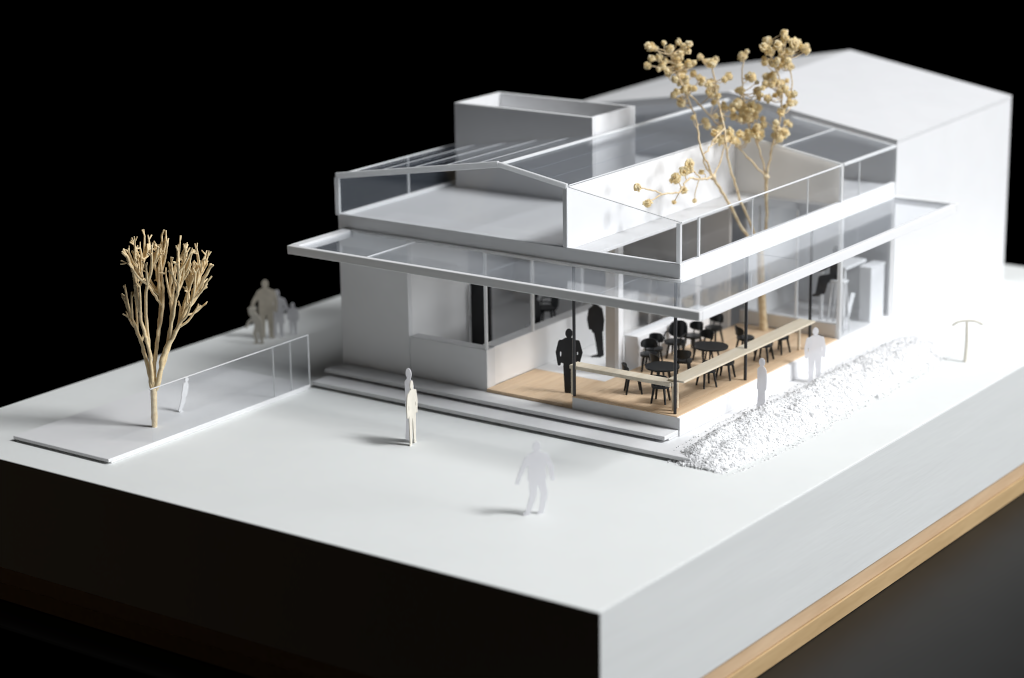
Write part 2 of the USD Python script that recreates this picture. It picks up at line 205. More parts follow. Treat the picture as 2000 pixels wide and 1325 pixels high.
TW={
'T': [[-36.27,8.33,0.31],[-36.24,8.36,1.59],[-36.21,8.38,2.63]],
'a': [[-36.28,8.33,2.52],[-36.59,8.27,4.22],[-37.09,8.07,6.14],[-37.68,7.81,7.82]],
'b': [[-36.24,8.36,2.63],[-36.21,8.23,4.75],[-36.37,7.97,6.27],[-36.51,7.71,7.89],[-36.51,7.57,9.95],[-36.75,7.25,11.27]],
'c': [[-36.17,8.41,2.63],[-36.24,8.58,3.85],[-36.17,8.85,5.18],[-35.99,9.2,7.41],[-36.23,9.25,9.41],[-36.63,9.18,11.18]],
'd': [[-36.1,8.46,2.52],[-35.5,8.8,4.72],[-34.74,9.26,6.21],[-34.0,9.7,7.7],[-32.92,10.39,10.12]],
'e': [[-36.03,8.51,2.63],[-35.54,9.05,5.0],[-35.29,9.42,7.01],[-35.39,9.53,9.01],[-34.68,10.22,11.33]],
'f': [[-35.65,8.79,4.24],[-35.07,9.94,6.46],[-34.34,11.21,8.23]],
'g': [[-36.32,8.3,5.06],[-36.04,8.01,7.9],[-35.49,7.91,9.9],[-34.77,7.94,11.71]],
'h': [[-35.85,8.64,5.73],[-35.81,9.24,7.88],[-36.19,9.55,9.81],[-36.32,10.03,11.17]],
'i': [[-35.29,9.05,5.27],[-34.49,9.06,8.11],[-33.54,9.2,10.67]],
'j': [[-34.85,9.36,6.17],[-34.59,10.11,8.09],[-34.5,10.72,10.01]],
'k': [[-36.89,7.89,8.26],[-36.8,8.38,9.63],[-36.67,8.91,11.23]],
'l': [[-35.6,8.82,7.55],[-36.05,8.33,8.84],[-36.4,7.91,9.78],[-36.47,7.7,11.05]],
'm': [[-35.07,9.2,7.09],[-34.16,8.94,8.97],[-33.6,8.42,10.83]],
'n': [[-34.31,9.75,7.19],[-33.95,10.2,8.73],[-33.6,10.64,10.15]],
}
# ------------------------------------------------------------------ the setting: table, base
XL, XR, Y0, Y1 = -34.5, -10.0, 23.2, 49.5      # pavilion footprint
ZF0, ZF1, ZE, ZR, XRG = 9.40, 10.30, 12.65, 14.6, -22.3   # fascia, eave and ridge heights, ridge x
def roof_z(x): return ZE + (ZR - ZE) * (1 - abs(x - XRG) / (XRG - XL if x < XRG else XR - XRG))

single('table_top', box(-50, -2.5, -11, 75, 78, -8.72, 0.1), 'table', 'black satin table top under the whole model', 'table', kind='structure')
gd = Thing('ground', 'thick white base block whose flat top is the ground of the model', 'ground', (0, 0, 0), kind='structure')
gd.part('block', box(-47.4, 0, -6.6, -0.102, 71.9, 0, 0.03), 'ground')
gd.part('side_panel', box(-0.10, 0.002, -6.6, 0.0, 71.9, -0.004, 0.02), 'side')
bd = Thing('base_board', 'two layer plywood board under the white base block', 'board', (-23, 36, -8.7))
bd.part('upper_layer', box(-47.3, 0.1, -7.62, -0.12, 71.8, -6.62, 0.04), 'ply1')
bd.part('lower_layer', box(-47.25, 0.14, -8.7, -0.02, 71.75, -7.63, 0.04), 'ply2')

single('step', [box(-34.4, 20.1, 0.15, -7.4, 49.45, 0.38), box(-34.0, 20.6, 0.004, -7.402, 49.4, 0.149)], 'white', 'lower white step, the longest one lying directly on the base', 'step', (-21, 20.1, 0))
single('step', [box(-34.7, 21.65, 0.52, -10.0, 23.6, 0.75), box(-34.4, 22.1, 0.384, -10.002, 23.58, 0.519)], 'white', 'upper white step just under the house front and wooden deck', 'step', (-21, 21.65, 0.38))
single('platform', [box(-41.9, 2.65, 0.11, -34.25, 19.75, 0.30), box(-41.8, 2.85, 0.004, -34.252, 19.6, 0.109)], 'white', 'low white platform slab carrying the bare twig tree', 'platform', (-38, 11, 0))

# ------------------------------------------------------------------ glass screen at the platform
gs = Thing('glass_screen', 'clear acrylic screen standing along the long edge of the low platform', 'screen', (-34.35, 13, 0.3))
X = -34.32
for a, b in ((6.2, 16.55), (16.56, 18.1), (18.11, 19.72)):
    gs.part('pane', box(X - 0.05, a, 0.302, X + 0.05, b, 3.4, 0.01), 'screeng')
gs.part('top_edge', box(X - 0.05, 6.2, 3.402, X + 0.05, 19.72, 3.44, 0.01), 'edge')
gs.part('end_edge', box(X - 0.05, 19.722, 0.302, X + 0.05, 19.79, 3.46, 0.02), 'edge')
for yy in (16.5, 18.05):
    gs.part('joint', box(X - 0.055, yy + 0.03, 0.303, X + 0.055, yy + 0.045, 3.398, 0.004), 'edge')

# ------------------------------------------------------------------ decks
ld = Thing('wooden_deck', 'lower wooden deck square at the entrance where the black man stands', 'deck', (-20.3, 25, 0.75))
xs = np.linspace(-23.38, -17.22, 9)
for i in range(8):
    ld.part('board', box(xs[i] + 0.010, 23.15, 0.755, xs[i + 1] - 0.010, 28.2, 0.95, 0.006), 'deck')
ld.part('underlay', box(-23.36, 23.2, 0.752, -17.24, 28.15, 0.93), 'deck')
dk = Thing('wooden_terrace', 'raised wooden terrace deck full of black chairs and tables', 'terrace', (-13.6, 32, 0.38))
dk.part('plinth', box(-17.2, 23.1, 0.384, -10.02, Y1, 1.49), 'white')
# boards of the terrace, each its own piece
nb = 9; xs = np.linspace(-17.2, -10.06, nb + 1)
for i in range(nb):
    dk.part('board', box(xs[i] + 0.011, 23.05, 1.492, xs[i + 1] - 0.011, 42.2, 1.55, 0.006), 'deck')
dk.part('side_strip', box(-10.018, 23.1, 0.384, -9.90, Y1, 1.46), 'bright')

# ------------------------------------------------------------------ the pavilion
hs = Thing('glass_roofed_house', 'white card house with clear gable roof and projecting glass canopy', 'house', ((XL + XR) / 2, 36, 0.38))
hs.part('floor', box(XL + 0.3, 28.25, 0.386, -17.25, Y1, 0.95), 'inside')
hs.part('floor', box(XL + 0.3, 23.5, 0.756, -23.5, 28.24, 0.949), 'inside')
# solid left front wall, left wall, low front walls
hs.part('front_wall', box(XL, Y0, 0.752, -29.2, Y0 + 0.35, ZF0), 'white')
hs.part('left_wall', box(XL, Y0 + 0.352, 0.384, XL + 0.35, Y1, ZF0), 'white')
hs.part('inner_wall', box(-29.55, Y0 + 0.352, 0.951, -29.2, 29.3, ZF0), 'inside')
lw = hs.part('low_wall', box(-29.198, Y0 + 0.06, 0.752, -23.4, Y0 + 0.9, 3.3), 'white')
hs.part('low_wall', box(-24.3, Y0 + 0.852, 0.954, -23.402, 40.0, 3.35), 'inside')
cw = hs.part('low_wall', box(-18.2, 30.2, 0.954, -17.22, 38.6, 3.42), 'bright')
hs.part('back_wall', box(XL + 0.36, 41.0, 0.952, -17.24, 41.3, ZF0 - 0.01), 'beige')
hs.part('inner_wall', box(-29.2, 36.0, 0.953, -25.2, 36.25, 7.4), 'inside')
# columns
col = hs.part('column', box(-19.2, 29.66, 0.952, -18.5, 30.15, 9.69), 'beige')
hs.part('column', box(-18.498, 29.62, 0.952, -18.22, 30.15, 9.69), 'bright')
hs.part('mullion', box(-23.60, Y0 + 0.1, 3.302, -23.42, Y0 + 0.28, ZF0 - 0.002), 'edge')
hs.part('mullion', box(-23.50, 27.9, 3.352, -23.30, 28.1, ZF0 - 0.002), 'edge')
# glazing of the entrance side
hs.part('window_pane', box(-23.42, Y0 + 0.48, 3.353, -23.38, 27.89, ZF0 - 0.003, 0.005), 'wallg')
hs.part('window_pane', box(-17.74, 30.2, 3.425, -17.70, 38.58, ZF0 - 0.003, 0.005), 'wallg')

# roof slab (three pieces round the courtyard) and its fascia
ZS = 10.12
hs.part('roof_slab', box(XL + 0.30, Y0 + 0.30, ZS - 0.2, -15.9, Y1, ZS), 'paper')
hs.part('roof_slab', box(-15.898, 42.3, ZS - 0.2, XR - 0.30, Y1, ZS), 'paper2')
fa = hs.part('fascia', box(XL, Y0, ZF0 + 0.002, XR, Y0 + 0.30, ZF1), 'white')
hs.part('fascia', box(XR - 0.30, Y0 + 0.302, ZF0 + 0.002, XR, Y1, ZF1), 'bright')
hs.part('fascia', box(XL, Y0 + 0.302, ZF0 + 0.002, XL + 0.30, Y1, ZF1), 'white')

# black posts at the terrace edge
for (px, py, zb) in ((-17.1, 23.2, 1.55), (-10.42, 23.42, 1.55), (-10.42, 31.3, 1.55), (-10.42, 39.2, 1.55)):
    hs.part('post', rod((px, py, zb), (px, py, ZF0), 0.095), 'post', smooth=40)

# canopy: a frame with panes between
ZC = 9.42; CXL, CXR, CY0 = -34.0, -5.55, 17.85
cp = hs.part('canopy', [box(CXL, CY0, ZC - 0.5, CXR, CY0 + 0.35, ZC)], 'white')
hs.part('canopy_bar', box(CXL, CY0 + 0.352, ZC - 0.45, CXL + 0.62, Y0 - 0.002, ZC + 0.02), 'bright', cp)
hs.part('canopy_bar', box(CXR - 0.35, CY0 + 0.352, ZC - 0.55, CXR, Y1 - 0.36, ZC), 'bright', cp)
hs.part('canopy_bar', box(XR + 0.002, Y1 - 0.358, ZC - 0.45, CXR, Y1, ZC), 'white', cp)
hs.part('canopy_bar', box(CXL + 0.622, Y0 - 0.16, ZC - 0.14, XR + 0.15, Y0 - 0.001, ZC + 0.03), 'edge', cp)
hs.part('canopy_bar', box(XR + 0.001, Y0 + 0.002, ZC - 0.14, XR + 0.15, Y1 - 0.36, ZC + 0.03), 'edge', cp)
xs = [CXL + 0.63, -28.4, -20.4, -12.4, CXR - 0.36]
for a, b in zip(xs[:-1], xs[1:]):
    hs.part('canopy_pane', box(a + 0.006, CY0 + 0.36, ZC - 0.16, b - 0.006, Y0 - 0.17, ZC - 0.10, 0.01), 'canopyg', cp)
    if CXL + 1 < a < -25: hs.part('canopy_joint', box(a - 0.014, CY0 + 0.36, ZC - 0.17, a + 0.014, Y0 - 0.17, ZC - 0.08, 0.004), 'edge', cp)
ys = [Y0 - 0.16, 31.3, 39.2, Y1 - 0.37]
for a, b in zip(ys[:-1], ys[1:]):
    hs.part('canopy_pane', box(XR + 0.16, a + 0.006, ZC - 0.16, CXR - 0.36, b - 0.006, ZC - 0.10, 0.01), 'canopyg', cp)

# stair light box standing through the glass roof, open at the top
BX0, BX1, BY0, BY1, BZ = -33.75, -23.1, 34.2, 39.1, 15.6
bx = hs.part('roof_box', box(BX0, BY0, ZS + 0.003, BX1, BY0 + 0.28, BZ), 'white')
hs.part('box_wall', box(BX1 - 0.28, BY0 + 0.282, ZS + 0.003, BX1, BY1, BZ), 'bright', bx)
hs.part('box_wall', box(BX0, BY0 + 0.282, ZS + 0.003, BX0 + 0.28, BY1, BZ), 'bright', bx)
hs.part('box_wall', box(BX0 + 0.282, BY1 - 0.28, ZS + 0.003, BX1 - 0.282, BY1, BZ), 'white', bx)
hs.part('box_floor', box(BX0 + 0.282, BY0 + 0.282, 12.2, BX1 - 0.282, BY1 - 0.282, 12.5), 'white', bx)

# courtyard walls that carry the roof: white side wall, beige end wall
CWX = -17.55
zt = roof_z(CWX) - 0.06
hs.part('courtyard_wall', box(CWX - 0.3, Y0 + 0.02, ZS + 0.002, CWX, 42.3, zt), 'bright')
pts = [(CWX - 0.3, ZS + 0.002), (XR - 0.12, ZS + 0.002), (XR - 0.12, roof_z(XR - 0.12) - 0.05), (CWX - 0.3, roof_z(CWX - 0.3) - 0.05)]
v = np.array([[x, y, z] for y in (42.302, 42.6) for x, z in pts])
hs.part('courtyard_wall', trimesh.convex.convex_hull(v), 'veil')
hs.part('courtyard_edge', beam((CWX, 42.25, roof_z(CWX)), (XR - 0.05, 42.25, roof_z(XR)), 0.14, 0.14), 'edge')

# clear gable roof
def rp(x, y, d=0.0): return (x, y, roof_z(x) + d)
gr = hs.part('gable_roof', [beam(rp(XL - 0.05, Y0 + 0.05), rp(XRG, Y0 + 0.05, 0.02), 0.24, 0.36), beam(rp(XRG, Y0 + 0.05, 0.02), rp(CWX, Y0 + 0.05), 0.22, 0.28)], 'edge')
hs.part('ridge_bar', beam(rp(XRG, Y0 + 0.2), rp(XRG, Y1 - 0.2), 0.20, 0.16), 'edge', gr)
xs = np.linspace(XL + 0.02, XRG - 0.12, 6)
for i in range(5):                             # left slope in front of the box, five strips
    a, b = xs[i] + 0.02, xs[i + 1] - 0.02
    hs.part('roof_pane', slab([rp(a, Y0 + 0.2), rp(b, Y0 + 0.2), rp(b, BY0 - 0.05), rp(a, BY0 - 0.05)], 0.07), 'roofg', gr)
    hs.part('roof_joint', beam(rp(xs[i], Y0 + 0.2), rp(xs[i], BY0 - 0.05), 0.018, 0.03), 'edge', gr)
hs.part('roof_pane', slab([rp(XL, BY1 + 0.05), rp(XRG - 0.12, BY1 + 0.05), rp(XRG - 0.12, Y1 - 0.06), rp(XL, Y1 - 0.06)], 0.07), 'roofg', gr)
hs.part('roof_pane', slab([rp(XL, BY0), rp(BX0 - 0.05, BY0), rp(BX0 - 0.05, BY1), rp(XL, BY1)], 0.07), 'roofg', gr)
hs.part('roof_pane', slab([rp(BX1 + 0.05, BY0), rp(XRG - 0.12, BY0), rp(XRG - 0.12, BY1), rp(BX1 + 0.05, BY1)], 0.07), 'roofg', gr)
xs = np.linspace(XRG + 0.12, CWX - 0.02, 4)
for i in range(3):                             # right slope down to the courtyard wall
    a, b = xs[i] + 0.01, xs[i + 1] - 0.01
    hs.part('roof_pane', slab([rp(a, Y0 + 0.2), rp(b, Y0 + 0.2), rp(b, 42.28), rp(a, 42.28)], 0.07), 'roofg', gr)
hs.part('roof_edge', beam(rp(CWX, Y0 + 0.2, 0.02), rp(CWX, 42.2, 0.02), 0.08, 0.07), 'edge', gr)
for a, b in ((XRG + 0.12, -14.35), (-14.33, XR + 0.02)):   # right slope behind the courtyard
    hs.part('roof_pane', slab([rp(a, 42.36), rp(b, 42.36), rp(b, Y1 - 0.08), rp(a, Y1 - 0.08)], 0.07), 'roofg', gr)
hs.part('roof_joint', beam(rp(-14.34, 42.36, 0.03), rp(-14.34, Y1 - 0.1, 0.03), 0.10, 0.05), 'edge', gr)
hs.part('roof_edge', beam(rp(CWX + 0.05, Y1 - 0.12, 0.03), rp(XR, Y1 - 0.12, 0.03), 0.16, 0.08), 'edge', gr)
hs.part('eave_edge', beam((XR, 42.3, ZE), (XR, Y1 - 0.1, ZE), 0.18, 0.18), 'edge', gr)
hs.part('eave_edge', beam((XR, Y0 + 0.05, ZE), (XR, 42.2, ZE), 0.09, 0.10), 'edge', gr)
hs.part('eave_edge', beam((XL - 0.05, Y0 + 0.2, ZE), (XL - 0.05, Y1 - 0.1, ZE), 0.09, 0.09), 'edge', gr)
hs.part('gable_edge', beam(rp(CWX + 0.05, Y0 + 0.05, -0.02), rp(XR, Y0 + 0.05), 0.05, 0.05), 'edge', gr)
# upright panes and posts below the eaves
hs.part('glass_post', box(XL - 0.16, Y0 - 0.06, ZF1 - 0.1, XL + 0.14, Y0 + 0.16, ZE - 0.1, 0.02), 'edge')
hs.part('glass_post', box(XR - 0.28, Y0 + 0.0, ZF1 + 0.002, XR - 0.02, Y0 + 0.22, ZE - 0.06, 0.02), 'edge')
hs.part('glass_post', box(XR - 0.15, 25.2, ZF1 + 0.002, XR - 0.02, 25.36, ZE - 0.06, 0.02), 'edge')
hs.part('glass_post', box(XR - 0.17, 42.1, ZF1 + 0.002, XR + 0.02, 42.28, ZE - 0.1, 0.02), 'edge')
for y in (31.25, 37.9, 44.6):
    hs.part('glass_joint', box(XR - 0.12, y - 0.025, ZF1 + 0.002, XR - 0.04, y + 0.025, ZE - 0.06, 0.01), 'edge')
ys = [Y0 + 0.24, 25.2, 31.22, 37.87, 42.1]
for a, b in zip(ys[:-1], ys[1:]):
    hs.part('upper_pane', box(XR - 0.10, a + 0.16 if a == 25.2 else a + 0.05, ZF1 + 0.003, XR - 0.05, b - 0.01, ZE - 0.06, 0.005), 'wallg')
hs.part('upper_pane', box(XR - 0.10, 42.3, ZF1 + 0.003, XR - 0.05, 44.57, ZE - 0.1, 0.005), 'wallg')
hs.part('upper_pane', box(XR - 0.10, 44.63, ZF1 + 0.003, XR - 0.05, Y1 - 0.1, ZE - 0.1, 0.005), 'wallg')
hs.part('upper_pane', box(XL - 0.02, Y0 + 0.2, ZF1 + 0.002, XL + 0.04, 30.15, ZE - 0.06, 0.005), 'roofg')
hs.part('upper_pane', box(XL - 0.02, 30.25, ZF1 + 0.002, XL + 0.04, Y1 - 0.1, ZE - 0.06, 0.005), 'roofg')
hs.part('glass_joint', box(XL - 0.05, 30.155, ZF1 + 0.002, XL + 0.07, 30.245, ZE - 0.06, 0.01), 'edge')
v = [(XL + 0.16, ZF1 + 0.003), (CWX - 0.31, ZF1 + 0.003), (CWX - 0.31, roof_z(CWX - 0.31) - 0.18), (XRG, ZR - 0.18), (XL + 0.16, roof_z(XL + 0.16) - 0.18)]
hs.part('gable_pane', trimesh.convex.convex_hull(np.array([[x, y, z] for y in (Y0 + 0.06, Y0 + 0.1) for x, z in v])), 'wallg')
v = [(CWX + 0.01, ZF1 + 0.003), (XR - 0.29, ZF1 + 0.003), (XR - 0.29, roof_z(XR - 0.29) - 0.05), (CWX + 0.01, roof_z(CWX) - 0.06)]
hs.part('gable_pane', trimesh.convex.convex_hull(np.array([[x, y, z] for y in (Y0 + 0.06, Y0 + 0.1) for x, z in v])), 'wallg')

# room behind the terrace
hs.part('low_wall', box(-17.2, 42.3, 1.552, -10.25, 42.75, 2.45), 'inside')
hs.part('corner_frame', box(-10.24, 42.3, 1.492, -9.98, 42.56, ZF0 - 0.002), 'edge')
hs.part('corner_frame', box(-10.2, Y1 - 0.36, 1.492, -9.96, Y1 - 0.06, ZF0 - 0.002), 'white')
hs.part('room_pane', box(-10.10, 42.58, 1.6, -10.05, Y1 - 0.37, ZF0 - 0.003, 0.005), 'wallg')
hs.part('room_pane', box(-17.2, 42.5, 2.46, -10.25, 42.54, ZF0 - 0.003, 0.005), 'wallg')
for x in (-15.9, -13.2):
    hs.part('mullion', box(x - 0.08, 42.44, 2.452, x + 0.08, 42.6, ZF0 - 0.002), 'edge')
hs.part('inner_wall', box(-17.2, 42.76, 1.492, -17.0, Y1 - 0.01, ZF0 - 0.002), 'inside')

# ------------------------------------------------------------------ tall building behind
bb = Thing('gabled_building', 'big plain white gabled building with no windows behind the glass roof', 'building', (-22.3, 58, 0))
yb = 67.3
fl, fr, fm = (-35.2, Y1, 12.85), (-9.95, Y1, 12.80), (-22.4, Y1, 14.85)
bl, br_, bm = (-35.8, yb, 12.95), (-9.95, yb, 13.12), (-22.6, yb, 15.38)
b0 = [(-35.2, Y1, 0.004), (-9.95, Y1, 0.004), (-9.95, yb, 0.004), (-35.8, yb, 0.004)]
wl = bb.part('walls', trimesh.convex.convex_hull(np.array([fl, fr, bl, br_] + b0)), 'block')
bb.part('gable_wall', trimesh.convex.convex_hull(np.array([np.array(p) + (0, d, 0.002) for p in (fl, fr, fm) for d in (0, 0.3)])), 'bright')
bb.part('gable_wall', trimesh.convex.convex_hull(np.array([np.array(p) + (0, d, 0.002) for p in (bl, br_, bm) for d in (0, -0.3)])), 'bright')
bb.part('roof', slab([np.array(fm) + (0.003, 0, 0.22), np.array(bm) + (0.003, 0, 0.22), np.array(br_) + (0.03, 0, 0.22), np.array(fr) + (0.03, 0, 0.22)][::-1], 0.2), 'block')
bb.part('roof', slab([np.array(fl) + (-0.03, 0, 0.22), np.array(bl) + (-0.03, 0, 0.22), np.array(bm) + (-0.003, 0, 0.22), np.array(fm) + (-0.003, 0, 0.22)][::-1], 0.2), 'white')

# ------------------------------------------------------------------ terrace furniture
lf = Thing('wooden_ledge', 'shorter pale wood counter ledge across the front of the terrace', 'ledge', (-14, 23.4, 1.55))
lf.part('top', box(-17.45, 23.2, 3.14, -10.62, 24.05, 3.36, 0.02), 'ledge')
lf.part('leg', box(-17.42, 23.3, 1.552, -17.28, 23.5, 3.138, 0.02), 'ledge')
lf.part('leg', box(-10.85, 23.75, 1.552, -10.7, 23.95, 3.138, 0.02), 'ledge')
lr = Thing('wooden_ledge', 'longer pale wood counter ledge along the right side of the terrace', 'ledge', (-10.5, 31, 1.55))
lr.part('top', box(-11.0, 23.55, 3.38, -9.92, 38.95, 3.5, 0.02), 'ledge')
for y in (24.3, 38.6):
    lr.part('leg', box(-10.95, y, 1.552, -10.8, y + 0.15, 3.378, 0.02), 'ledge')

def chair_parts(t, lounge=False):
    w = 0.66 if lounge else 0.54
    s = trimesh.creation.cylinder(radius=w, height=0.14, sections=18); s.vertices[:, 0] = np.clip(s.vertices[:, 0] * 1.05, -w * 0.92, w * 0.95); s.apply_translation([0, 0, 0.98])
    t.part('seat', s, 'blackm', local=True, smooth=40)
    r0, hz = (0.66, (1.08, 2.15)) if lounge else (0.56, (1.22, 1.80))
    an = np.linspace(math.radians(118), math.radians(242), 12); V, F = [], []
    for k, a in enumerate(an):
        e = math.sin((k / 11) * math.pi) ** 0.5
        zm, hh = (hz[0] + hz[1]) / 2, (hz[1] - hz[0]) / 2 * (0.35 + 0.65 * e)
        for rr in (r0 - 0.03, r0 + 0.03):
            for sgn in (-1, 1):
                lean = 0.12 * (zm + sgn * hh - 1.0)
                V.append([rr * math.cos(a) - lean, rr * math.sin(a), zm + sgn * hh])
    for k in range(11):
        o = 4 * k
        for a, b in ((0, 1), (1, 3), (3, 2), (2, 0)): F += [[o + a, o + b, o + 4 + b], [o + a, o + 4 + b, o + 4 + a]]
    F += [[0, 2, 3], [0, 3, 1], [44, 45, 47], [44, 47, 46]]
    b = trimesh.Trimesh(np.array(V), np.array(F), process=False); b.fix_normals()
    t.part('backrest', b, 'blackm', local=True, smooth=50)
    for sy in (-1, 1):
        if not lounge: t.part('back_rod', rod((-0.36, 0.22 * sy, 0.98), (-0.52, 0.25 * sy, 1.45), 0.035), 'blackm', local=True, smooth=40)
        else: t.part('armrest', tube(spline([(-0.5, 0.55 * sy, 1.5), (0.0, 0.62 * sy, 1.55), (0.5, 0.55 * sy, 1.45), (0.5, 0.5 * sy, 1.0)], 5), 0.05, 0.04), 'blackm', local=True, smooth=40)
        for sx in (-1, 1):
            t.part('leg', rod((0.30 * sx, 0.30 * sy, 0.95), (0.46 * sx, 0.42 * sy, 0), 0.08, 0.058), 'blackm', local=True, smooth=40)

def copy(first, label, base, rotz):
    path = '/World/' + numbered('/World', first.path.split('/')[-1])
    x = UsdGeom.Xform.Define(stage, path); p = x.GetPrim(); p.GetReferences().AddInternalReference(first.path)
    x.ClearXformOpOrder(); 
    p.GetAttribute('xformOp:translate').Set(Gf.Vec3d(*(np.array(base) * U))); p.GetAttribute('xformOp:rotateZ').Set(float(rotz))
    x.SetXformOpOrder([UsdGeom.XformOp(p.GetAttribute('xformOp:translate')), UsdGeom.XformOp(p.GetAttribute('xformOp:rotateZ'))])
    p.SetInstanceable(True); p.SetCustomDataByKey('label', label)

G = 'black chairs on the wooden terrace'
ZD = 1.551
chairs = [((-14.6, 25.6), 40, 'black chair at the left of the nearest table, its round back towards the front ledge'),
          ((-16.3, 30.0), -60, 'black chair with open legs at the left end of the row along the low wall'),
          ((-16.7, 31.2), -70, 'black chair squeezed between the lounge chair and the open-legged chair along the low wall'),
          ((-14.7, 33.6), -100, 'black chair behind the middle round table, facing the front'),
          ((-14.5, 28.4), 60, 'black chair between the two round tables on the side of the low wall'),
          ((-16.2, 34.9), -95, 'black chair in the back row right behind the corner post'),
          ((-16.1, 37.2), -90, 'farthest black chair of the back row, its back leaning away'),
          ((-13.3, 36.3), 55, 'black chair with broad square back beside the twig trunk and third post'),
          ((-13.9, 30.0), 115, 'black chair between the two round tables, right of the corner post'),
          ((-12.3, 24.9), 105, 'black chair pushed under the front ledge by the corner post'),
          ((-11.7, 29.0), 150, 'black chair showing only legs below the near half of the long ledge'),
          ((-11.6, 31.0), 190, 'black chair showing only legs beside the middle post under the long ledge'),
          ((-11.6, 35.6), 185, 'black chair showing only legs below the far half of the long ledge'),
          ((-11.6, 37.6), 170, 'last black chair with legs showing near the far end of the long ledge')]
c0 = None
for (p, r, lab) in chairs:
    if c0 is None:
        c0 = Thing('chair', lab, 'chair', (*p, ZD), r, G); chair_parts(c0)
    else: copy(c0, lab, (*p, ZD), r)
lo = Thing('lounge_chair', 'black lounge chair with tall curved back and armrests behind the corner post', 'lounge chair', (-16.4, 33.2, ZD), -80)
chair_parts(lo, True)
l2 = Thing('lounge_chair', 'black lounge chair indoors, seen over the white low wall of the entrance', 'lounge chair', (-26.2, 33.6, 2.2), 200)
chair_parts(l2, True)
single('chair_stand', box(-27.2, 32.6, 0.954, -25.2, 34.6, 2.2), 'white', 'white block indoors under the lounge chair behind the low wall', 'block', (-26.2, 33.6, 0.95))

def table_parts(t, r=1.0):
    d = trimesh.creation.cylinder(radius=r, height=0.09, sections=36); d.apply_translation([0, 0, 1.5])
    t.part('tabletop', d, 'blackm', local=True, smooth=40)
    for k in range(3):
        a = 2 * math.pi * k / 3 + 0.5
        t.part('leg', rod((0.35 * math.cos(a), 0.35 * math.sin(a), 1.46), (0.6 * math.cos(a), 0.6 * math.sin(a), 0), 0.06, 0.045), 'blackm', local=True, smooth=40)
t0 = Thing('round_table', 'nearest black round table, just behind the front ledge and corner post', 'table', (-13.3, 26.7, ZD), 0, 'black round tables on the terrace'); table_parts(t0)
copy(t0, 'black round table in the middle of the terrace, left of the long ledge', (-13.1, 31.9, ZD), 20)

# ------------------------------------------------------------------ cut-out people
def limb(pts, w0, w1):
    P = [np.array(p, float) for p in pts]; n = len(P) - 1; out = []
    for i in range(n):
        a, b = w0 + (w1 - w0) * i / n, w0 + (w1 - w0) * (i + 1) / n
        out.append(unary_union([Point(P[i]).buffer(a), Point(P[i + 1]).buffer(b)]).convex_hull)
    return unary_union(out)
def person_shape(armL, armR, legL, legR, torso=None, head=(0, 0.925), coat=False, extra=()):
    torso = torso or [(-0.125, 0.80), (-0.05, 0.845), (0.05, 0.845), (0.125, 0.80), (0.105, 0.62), (0.115, 0.48), (-0.115, 0.48), (-0.105, 0.62)]
    s = [Polygon(torso).buffer(0.012), limb([(0, 0.84), (head[0], head[1] - 0.04)], 0.032, 0.03)]
    hd = Point(0, 0).buffer(0.064, 12)
    from shapely import affinity
    s.append(affinity.translate(affinity.scale(hd, 0.86, 1.15), *head))
    for a in (armL, armR):
        if a: s.append(limb(a, 0.04, 0.026))
    for l in (legL, legR):
        if l:
            s.append(limb(l[:3], 0.062, 0.034))
            s.append(limb(l[2:], 0.03, 0.02))
    if coat: s.append(Polygon([(-0.12, 0.6), (0.12, 0.6), (0.15, 0.30), (-0.14, 0.30)]))
    s += list(extra)
    u = unary_union(s).buffer(0.006).buffer(-0.006).simplify(0.002)
    return u if u.geom_type == 'Polygon' else max(u.geoms, key=lambda g: g.area)
def cutout(shape, h, t=0.055):
    m = trimesh.creation.extrude_polygon(shape, t / h, engine='earcut'); m.vertices = np.stack([m.vertices[:, 0], m.vertices[:, 2] - t / h / 2, m.vertices[:, 1]], 1) * h
    m.fix_normals(); return m
A = dict(downL=[(-0.125, 0.785), (-0.165, 0.63), (-0.16, 0.47)], downR=[(0.125, 0.785), (0.165, 0.63), (0.16, 0.47)],
         outL=[(-0.125, 0.785), (-0.20, 0.63), (-0.27, 0.46)], outR=[(0.125, 0.785), (0.20, 0.63), (0.215, 0.46)],
         hipR=[(0.125, 0.785), (0.19, 0.63), (0.10, 0.55)])
Lg = dict(L=[(-0.06, 0.5), (-0.065, 0.27), (-0.07, 0.03), (-0.10, 0.015)], R=[(0.06, 0.5), (0.065, 0.27), (0.07, 0.03), (0.10, 0.015)],
          stepL=[(-0.05, 0.5), (-0.05, 0.27), (-0.13, 0.03), (-0.17, 0.02)], stepR=[(0.05, 0.5), (0.10, 0.27), (0.06, 0.03), (0.02, 0.015)])
side_t = [(-0.07, 0.80), (-0.03, 0.84), (0.04, 0.84), (0.075, 0.78), (0.085, 0.62), (0.075, 0.46), (-0.075, 0.46), (-0.065, 0.62)]
def person(shape, h, base, rot, m, label, group=None):
    return single('person', cutout(shape, h), m, label, 'person', base, rot, group, local=True)
walker = person_shape(A['outL'], A['outR'], Lg['stepL'], Lg['stepR'])
stand = person_shape(A['downL'], A['downR'], Lg['L'], Lg['R'])
suit = person_shape([(-0.125, 0.785), (-0.17, 0.63), (-0.15, 0.45)], [(0.125, 0.785), (0.17, 0.63), (0.13, 0.45)], [(-0.03, 0.5), (-0.035, 0.27), (-0.04, 0.03), (0.03, 0.015)], [(0.03, 0.5), (0.0, 0.27), (-0.01, 0.03), (0.06, 0.015)])
